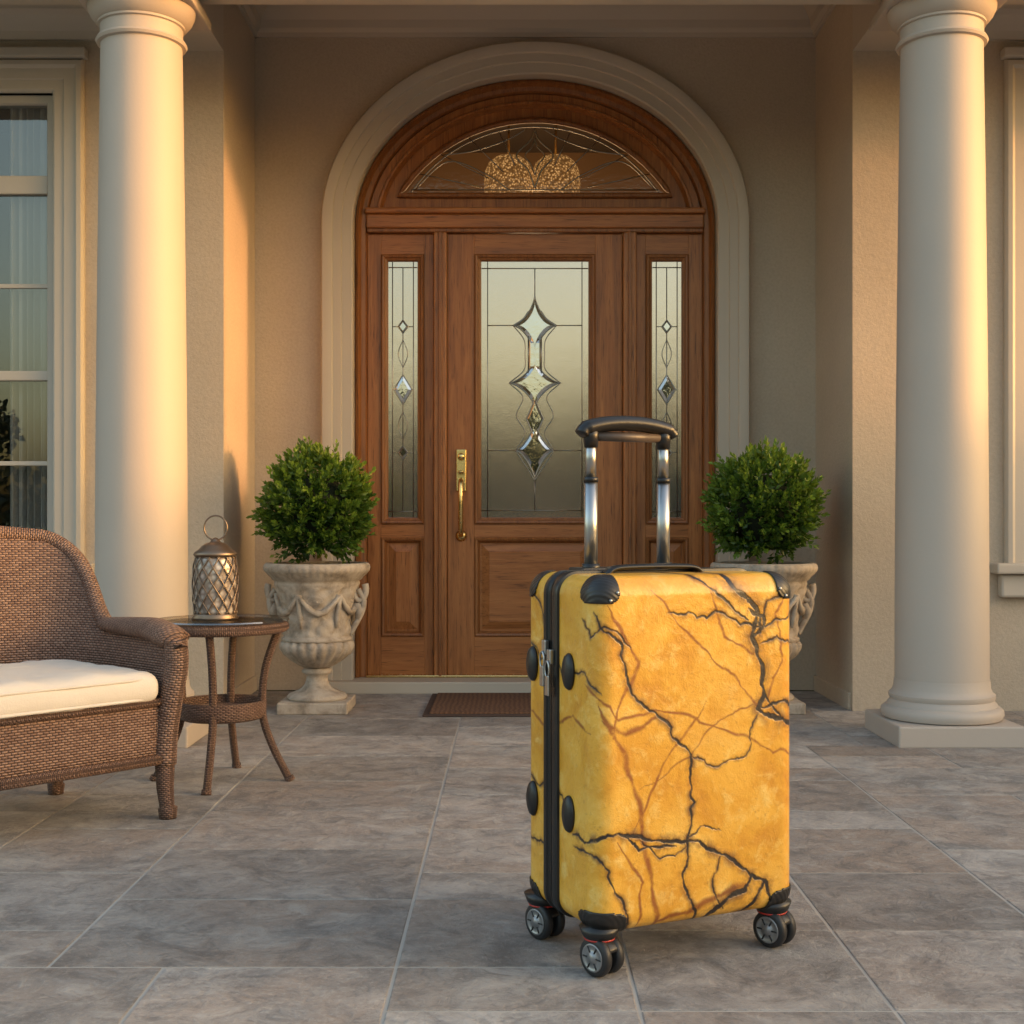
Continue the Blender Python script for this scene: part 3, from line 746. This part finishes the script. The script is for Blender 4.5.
# ------------------------------------------------------------------ suitcase
HX,HY,HZ,RR=.206,.138,.3015,.036
ZC0=.3735
case=empty('suitcase',(.268,2.374,0),R(25))
Vs_,Fs_=rbox_data(HX,HY,HZ,RR,.0016)
def frac(P,amp,depth,rs):
    P=[np.array(p,float) for p in P]
    for d in range(depth):
        Q=[P[0]]
        for a,b in zip(P[:-1],P[1:]):
            l=np.linalg.norm(b-a); n_=np.array([-(b-a)[1],(b-a)[0]])/(l+1e-9)
            Q+=[(a+b)/2+n_*rs.normal()*amp*l, b]
        P=Q
    return np.array(P)
def uv2(P): return [(-HX+2*HX*u/100, HZ-2*HZ*v_/100) for u,v_ in P]
dark=[([(60.5,-4),(67,4),(74,7),(78,14),(76,18.5),(81.5,30),(79,39.5),(92,43),(102,45)],.0056),
([(34,10.5),(53,12.5),(76,15),(89,13.5),(103,10)],.0026),([(44,-3),(59,6),(74,13.5)],.0026),([(79,21),(89,18.5),(103,21)],.0020),
([(78,14),(84,8),(94,6)],.0022),([(79,39.5),(90,38),(103,40)],.0036),([(74,10),(82,12.5),(80,17),(76,18)],.0044),([(80,31),(84,37),(92,43)],.0022),([(73,7),(78,10),(80,16)],.0046),
([(-3,10),(11.5,18.5),(16,31.5),(26,38),(36,46),(45,52),(47,65),(43.5,76.5),(41,85),(44,92),(50,101)],.0029),
([(45,52),(58,55.5),(73,53),(80,40)],.0017),
([(-20,74),(0,73),(21,73),(43.5,76),(60.5,81),(75,88),(83,90.5),(90,98)],.0040),
([(76,88.5),(66,93),(53,101)],.0062),([(83,90),(76,97),(70,102)],.0044),([(43,76),(52,72),(60,74)],.0018),
([(-20,77),(-3,78),(6,82),(12,90),(15,101)],.0024),([(43.5,77),(30,80),(20,74)],.0018),([(60,81),(56,90),(62,97)],.0018),
([(11,72),(20,77),(38,77)],.0030),
([(-12,12),(-5,17),(4,14),(16,20)],.0018),([(-66,20),(-50,26),(-38,22),(-28,30),(-10,27),(2,33)],.0020),([(-66,60),(-52,64),(-40,60),(-22,70)],.0020),([(-66,82),(-50,80),(-36,88)],.0024),([(-64,4),(-50,10),(-44,18)],.0024),
([(104,30),(125,36),(150,28)],.003),([(102,45),(130,52),(160,60)],.003)]
rust=[([(0,36),(13,49),(21,65),(25,82),(29,101)],.0050),([(-10,30),(0,34),(10.5,40),(42,39.5),(74,47.5),(102,55)],.0025),
([(26,4),(47,18.5),(68,30),(80,40)],.0022),([(53,36),(32,53),(16,74)],.0022),([(5,8),(20,24),(8,45)],.0034),([(20,60),(45,52),(60,42),(80,38)],.0015),
([(2,40),(14,44),(28,40)],.005),([(-66,40),(-45,46),(-20,40),(-5,44)],.003),([(55,5),(62,18),(78,24)],.0026),([(10,74),(22,86),(20,99)],.0028),([(30,98),(52,94),(74,91)],.006),([(96,2),(88,12),(92,26),(84,38)],.0024)]
x,y_,z_=Vs_[:,0],Vs_[:,1],Vs_[:,2]
front=(y_+HY)
s_=np.where(x<-HX+RR,x-front,np.where(x>HX-RR,x+front,x))
isback=y_>HY-.002
Q=np.stack([s_,z_],1)
def field(lines,amp,seed,ex=1.0,hard=1.0):
    rs=np.random.RandomState(seed); best=np.full(len(Q),0.0)
    for P,w in lines:
        W=frac(uv2(P),amp,4,rs)
        ns_=len(W)-1; ph=rs.rand()*9
        for i in range(ns_):
            a,b=W[i],W[i+1]; ww=ex*w*(.45+.70*abs(math.sin(ph+i*.23)))*(.35+.65*min(1,min(i,ns_-i)/5))
            lo=np.minimum(a,b)-2*ww-.001; hi=np.maximum(a,b)+2*ww+.001
            idx=np.where((Q[:,0]>lo[0])&(Q[:,0]<hi[0])&(Q[:,1]>lo[1])&(Q[:,1]<hi[1]))[0]
            if len(idx)==0: continue
            q=Q[idx]; ab=b-a; tt=np.clip(((q-a)@ab)/(ab@ab+1e-12),0,1); d=np.linalg.norm(q-(a+tt[:,None]*ab),axis=1)
            if hard>1: val=np.clip(.6+(ww-d)/.0014,0,1)*np.clip(ww/.0009,.45,1)
            else: val=np.clip(1.4-d/ww,0,1)
            best[idx]=np.maximum(best[idx],val)
    return best
cd=field(dark,.085,5,.78,2); cr_=field(rust,.05,9)
halo=field(dark,.085,5,2.8)
cd[isback]*=0; cr_[isback]*=0
def mat_shell():
    m=M('yellow_marble_shell'); p=m.coord()
    at=m.new('ShaderNodeAttribute',attribute_name='cracks'); sp=m.new('ShaderNodeSeparateColor'); m.link(at.outputs['Color'],sp.inputs[0])
    n1=m.noise(p,9,8,.62,.5); n2=m.noise(p,32,8,.7,.3); n3=m.noise(p,120,5,.7); n4=m.noise(p,5,4,.5,1.0)
    c=m.ramp(n1,[(.28,(.52,.20,.012)),(.45,(.70,.335,.025)),(.58,(.79,.42,.050)),(.75,(.85,.54,.12))])
    c=m.mix(m.ramp(n2,[(.52,(0,0,0)),(.70,(.7,.7,.7))]),c,(.87,.62,.19))
    c=m.mix(m.ramp(n4,[(.50,(0,0,0)),(.68,(.5,.5,.5))]),c,(.60,.26,.020))
    c=m.mix(m.ramp(n3,[(.30,(.5,.5,.5)),(.43,(0,0,0))]),c,(.42,.18,.02))
    brk=m.ramp(n3,[(.28,(.55,.55,.55)),(.40,(1,1,1))])
    c=m.mix(m.math('MULTIPLY',m.math('MULTIPLY',sp.outputs[1],.88),m.ramp(n2,[(.3,(.4,.4,.4)),(.5,(1,1,1))])),c,(.24,.055,.009))
    c=m.mix(m.math('MULTIPLY',m.math('MULTIPLY',sp.outputs[2],.85),m.ramp(n2,[(.40,(0,0,0)),(.56,(1,1,1))])),c,(.16,.055,.010))
    c=m.mix(m.math('MULTIPLY',sp.outputs[0],brk),c,(.018,.012,.010))
    h=m.math('SUBTRACT',m.math('ADD',m.math('MULTIPLY',n2,1.1),m.math('MULTIPLY',n1,1.2)),m.math('MULTIPLY',sp.outputs[0],.5))
    m.bump(h,.38,.007); m.set(c,m.math('ADD',.24,m.math('MULTIPLY',n2,.28)),Coat_Weight=.35,Coat_Roughness=.12); return m.m
sh=mesh('hard_shell',(Vs_+np.array([0,0,ZC0])).tolist(),Fs_,mat_shell(),case,True)
ca=sh.data.color_attributes.new('cracks','FLOAT_COLOR','POINT'); ca.data.foreach_set('color',np.stack([cd,cr_,halo,np.ones(len(cd))],1).astype(np.float32).ravel())
def rring(name,off_y,mat,parent,cs=10):
    pts=[]
    for cx,cz_,a0 in ((HX-RR,HZ-RR,0),(-HX+RR,HZ-RR,90),(-HX+RR,-HZ+RR,180),(HX-RR,-HZ+RR,270)):
        for i in range(cs+1):
            a=R(a0+90*i/cs); pts.append((cx,cz_,math.cos(a),math.sin(a)))
    n=len(pts); v=[];f=[]
    for off,y in off_y:
        for cx,cz_,c,s in pts: v.append((cx+c*(RR+off),y,cz_+s*(RR+off)+ZC0))
    m_=len(off_y)
    for i in range(m_-1):
        for k in range(n): f.append((i*n+k,i*n+(k+1)%n,(i+1)*n+(k+1)%n,(i+1)*n+k))
    o=mesh(name,v,f,mat,parent,True); fixn(o); sharp(o,40); return o
y0=.052
rring('zipper_band',[(-.004,y0),(.0035,y0-.001),(.0045,y0-.004),(.0045,y0-.012),(.001,y0-.014),(.001,y0-.019),(.003,y0-.0195),(.0045,y0-.022),(.003,y0-.0245),(.001,y0-.026),(.001,y0-.034),(.0045,y0-.036),(.0055,y0-.040),(.0055,y0-.052),(.0045,y0-.056),(-.004,y0-.058)],BLACK,case)
ZT=mat_simple('zip_teeth',(.05,.05,.05),.3,.8,80,.05)
rring('zip_teeth',[(.001,y0-.0275),(.0035,y0-.028),(.0035,y0-.032),(.001,y0-.0325)],ZT,case)
Vg,Fg=rbox_data(HX+.0015,HY+.0015,HZ+.0015,RR+.0015,.0026)
def ribbed():
    m=M('ribbed_guard'); p=m.coord(); w=m.new('ShaderNodeTexWave'); w.inputs['Scale'].default_value=60; w.bands_direction='DIAGONAL'; m.link(p,w.inputs['Vector'])
    m.bump(w.outputs['Fac'],.35,.0010); m.set((.014,.013,.013),.40); return m.m
RIB=ribbed()
for sx in (-1,1):
    for sy in (-1,1):
        for sz in (-1,1):
            c=np.array([sx*HX,sy*HY,sz*HZ]); w=np.array([.060,.062,.040]) if sz<0 else np.array([.046,.054,.046])
            d=(np.abs(Vg-c)/w); ins=((d**5).sum(axis=1)<1.1)
            ymin=y0+.001 if sy>0 else -1; ymax=y0-.059 if sy<0 else 1
            ins&=(Vg[:,1]>ymin)&(Vg[:,1]<ymax)
            keep={}; vv=[];ff=[]
            for q in Fg:
                if all(ins[i] for i in q):
                    for i in q:
                        if i not in keep: keep[i]=len(vv); vv.append(Vg[i]+np.array([0,0,ZC0]))
                    ff.append(tuple(keep[i] for i in q))
            o=mesh('corner_guard',vv,ff,RIB,case,True); md=o.modifiers.new('s','SOLIDIFY'); md.thickness=.0022; md.offset=.0
def stud(name,loc,axis,r,mat,h=.003):
    o=lathe(name,[(0,0),(r,0),(r*.95,h*.6),(r*.6,h),(0,h*1.05)],mat,case,(0,0,0),20)
    o.location=loc; o.rotation_euler=Vector(axis).to_track_quat('Z','Y').to_euler(); return o
for sx in (-1,1):
    stud('screw',(sx*(HX-.040),-HY-.0020,ZC0+HZ-.027),(0,-1,0),.003,CHROME)
    stud('screw',(sx*(HX-.027),-HY-.0015,ZC0+HZ-.040),(0,-1,0),.003,CHROME)
for z in (.508,.262):
    for yy in (-.044,.098):
        o=lathe('side_bumper',[(0,0),(1,0),(1,.25),(.9,.6),(.6,.9),(0,1)],BLACK,case,(0,0,0),32)
        o.matrix_basis=Matrix.Translation((-HX-.0005,yy,z))@Matrix(((0,0,-1,0),(1,0,0,0),(0,1,0,0),(0,0,0,1)))@Matrix.Diagonal((.019,.032,.011,1))
for yy,zz in ((y0-.020,.545),(y0-.040,.530)):
    xx=-HX-.009
    box('zip_slider',xx-.005,xx+.004,yy-.0075,yy+.0075,zz-.014,zz+.012,CHROME,case,.002)
    P=[(xx-.007,yy+math.sin(a)*.008,zz-.023+math.cos(a)*.014) for a in [2*math.pi*i/20 for i in range(20)]]
    tube('zip_ring',P,.0020,CHROME,case,6,closed=True)
    box('zip_pull',xx-.009,xx-.005,yy-.0075,yy+.0075,zz-.070,zz-.034,CHROME,case,.0018)
zt=ZC0+HZ
tube('carry_handle',catmull([(-.12,-.015,zt-.002),(-.105,-.015,zt+.008),(-.07,-.015,zt+.011),(.03,-.015,zt+.011),(.065,-.015,zt+.008),(.08,-.015,zt-.002)],6),.009,BLACK,case,12,flat=(1.5,.55))
box('handle_bezel',-.125,.105,.060,.118,zt-.003,zt+.007,BLACK,case,.003)
HXL,HXR,HYY=-.092,.065,.09
for hx_ in (HXL,HXR):
    tube('rod_outer',[(hx_,HYY,zt-.01),(hx_,HYY,.846)],.0125,CHROME,case,24)
    tube('rod_collar',[(hx_,HYY,.840),(hx_,HYY,.850)],.0135,BLACK,case,24)
    tube('rod_socket',[(hx_,HYY,zt),(hx_,HYY,zt+.014)],.017,BLACK,case,24)
    tube('rod_inner',[(hx_,HYY,.846),(hx_,HYY,.925)],.0100,CHROME,case,24)
    tube('grip_ear',[(hx_,HYY,.905),(hx_,HYY,.925),(hx_,HYY,.94)],[.0125,.0145,.015],BLACK,case,18)
tube('grip',catmull([(HXL-.021,HYY,.928),(HXL-.010,HYY,.940),(HXL+.03,HYY,.949),((HXL+HXR)/2,HYY,.952),(HXR-.03,HYY,.949),(HXR+.010,HYY,.940),(HXR+.021,HYY,.928)],6),[.009]+[.0125]*5+[.0145]*25+[.0125]*5+[.009],BLACK,case,20,flat=(1.35,1.0)) 
tube('grip_underside',[(HXL+.012,HYY,.926),(HXR-.012,HYY,.926)],.009,mat_simple('grip_grey',(.09,.07,.06),.45,0,100,.1),case,14,flat=(1.3,1.0))
def wheel(lx,ly,rot):
    W=empty('spinner_wheel',(lx,ly,0),rot,case)
    lathe('mount',[(0,.052),(.020,.052),(.024,.060),(.030,.068),(.035,.082),(0,.084)],BLACK,W,(0,.006,0),28)
    lathe('red_ring',[(0,.0605),(.0262,.0605),(.0275,.0635),(0,.0635)],RED,W,(0,.006,0),28)
    r=.0335
    for sx in (-1,1):
        o=lathe('tyre',[(.010,-.0085),(r-.006,-.0085),(r-.0015,-.0068),(r,-.002),(r,.002),(r-.0015,.0068),(r-.006,.0085),(.010,.0085)],RUBBER,W,(0,0,0),40)
        o.matrix_basis=Matrix.Translation((sx*.0145,0,r+.0005))@Matrix.Rotation(R(90),4,'Y')
        h=lathe('hub',[(0,0),(.024,0),(.0235,.0012),(.0205,.0014),(.0195,.0004),(.010,.0006),(.009,.003),(.0,.0035)],HUB,W,(0,0,0),32)
        h.matrix_basis=Matrix.Translation((sx*.0232,0,r))@Matrix.Rotation(R(90*sx),4,'Y')
        for a in range(6):
            t=a*math.pi/3; P=[(sx*.0238,.008*math.cos(t),r+.008*math.sin(t)),(sx*.0238,.021*math.cos(t),r+.021*math.sin(t))]
            tube('spoke',P,.0016,BLACK,W,6)
    box('fork',-.005,.005,-.016,.022,.028,.060,BLACK,W,.003)
    arc_=[(0,.030*math.cos(a)+.002,.034+.028*math.sin(a)) for a in [R(20+140*i/12) for i in range(13)]]
    tube('fender',arc_,.0050,BLACK,W,12,flat=(3.6,1))
for lx in (-1,1):
    for ly in (-1,1):
        wheel(lx*(HX-.028),ly*(HY-.030),R(18+random.uniform(-5,5)))

# ------------------------------------------------------------------ surroundings behind / beside the viewer
def leafmass(name,fn,n,size,seed,parent=None):
    rs=np.random.RandomState(seed); P=fn(rs,n); D=rs.normal(size=(len(P),3)); D/=np.linalg.norm(D,axis=1)[:,None]
    Ls=size*(.6+.8*rs.rand(len(P))); return leaves(name,P,D,Ls,Ls*.7,rs.rand(len(P)),TREEL,parent)
hd=empty('unseen_hedge')  # unseen hedge added at the right to keep low sun off the lower parts
def hf(rs,n):
    y=rs.uniform(-9,12,n); x=7+rs.uniform(-.45,.45,n); 
    topz=np.array([1.58+.10*noise.noise(Vector((yy*.8,0,0)))+.08*noise.noise(Vector((yy*3,2,0))) for yy in y]); z=rs.rand(n)*topz
    return np.stack([x,y,z],1)
leafmass('foliage',hf,16000,.11,4,hd)
box('dense_core',6.7,7.3,-9,12,0,1.45,mat_simple('hedge_core',(.015,.022,.01),.95,0,20,.8),hd)
BARK=mat_simple('bark',(.06,.045,.035),.9,0,20,.8)
def tree(x,y,h,seed):
    E=empty('oak_tree',(x,y,-.06)); rs=np.random.RandomState(seed)
    tube('trunk',[(0,0,0),(.1,0,h*.2),(.0,.1,h*.45),(.1,0,h*.75)],[h*.035,h*.026,h*.018,h*.006],BARK,E,10)
    C=[]
    for k in range(13):
        a=rs.rand()*6.28; rr_=h*.30*rs.rand()**.5; z=h*(.36+.5*rs.rand()); C.append((rr_*math.cos(a),rr_*math.sin(a),z,h*(.10+.09*rs.rand())))
        if k<7: tube('limb',[(0,.0,h*.3),(C[-1][0]*.5,C[-1][1]*.5,h*.3+(z-h*.3)*.6),(C[-1][0],C[-1][1],z)],[h*.012,h*.008,h*.003],BARK,E,6)
    def fn(rs,n):
        i=rs.randint(0,len(C),n); c=np.array(C)[i]; d=rs.normal(size=(n,3)); d/=np.linalg.norm(d,axis=1)[:,None]
        return c[:,:3]+d*(c[:,3]*(rs.rand(n)**.4))[:,None]
    leafmass('crown',fn,3200,h*.045,seed+1,E)
for i,(x,y,h) in enumerate([(-16,-26,5.5),(-10,-28,5.0),(-5,-30,5.2),(-.9,-27,4.6),(1.1,-29,3.6),(2.9,-26,4.9),(6,-30,6.0),(11,-27,9),(-22,-18,8),(18,-24,9),(-14,-20,4.6)]): tree(x,y,h,20+i*3)
hb=empty('unseen_hedge.001')
def hf2(rs,n):
    x=rs.uniform(-26,24,n); y=-22+rs.uniform(-.6,.6,n); tz=np.array([2.1+.35*noise.noise(Vector((xx*.5,5,0))) for xx in x]); return np.stack([x,y,rs.rand(n)*tz],1)
leafmass('foliage',hf2,12000,.25,6,hb)

# ------------------------------------------------------------------ light
AZ=R(79.5); EL=R(5.0)
sv=Vector((math.sin(AZ)*math.cos(EL),-math.cos(AZ)*math.cos(EL),math.sin(EL)))
sd=bpy.data.lights.new('sun','SUN'); sd.energy=3.3; sd.angle=R(1.8); sd.color=(1,.44,.16)
so=bpy.data.objects.new('sun',sd); so.rotation_euler=(-sv).to_track_quat('-Z','Y').to_euler(); COL.objects.link(so)
w=bpy.data.worlds.new('World'); S.world=w; w.use_nodes=True; nt=w.node_tree
sk=nt.nodes.new('ShaderNodeTexSky'); sk.sky_type='NISHITA'; sk.sun_disc=False; sk.sun_elevation=EL; sk.sun_rotation=math.pi-AZ
sk.air_density=1.0; sk.dust_density=4.5; sk.ozone_density=.75; sk.altitude=0
bg=nt.nodes['Background']; bg.inputs['Strength'].default_value=1.0
nt.links.new(sk.outputs[0],bg.inputs[0])
# ------------------------------------------------------------------ camera
cd_=bpy.data.cameras.new('camera'); cam_=bpy.data.objects.new('camera',cd_); COL.objects.link(cam_)
cam_.location=(0,0,.77); cam_.rotation_euler=(R(90),0,0); cd_.sensor_width=36; cd_.lens=1300/1024*36; cd_.shift_y=8/1024; cd_.clip_end=1000; cd_.clip_start=.05
S.camera=cam_
S.view_settings.view_transform='Standard'; S.view_settings.look='None'; S.view_settings.exposure=0
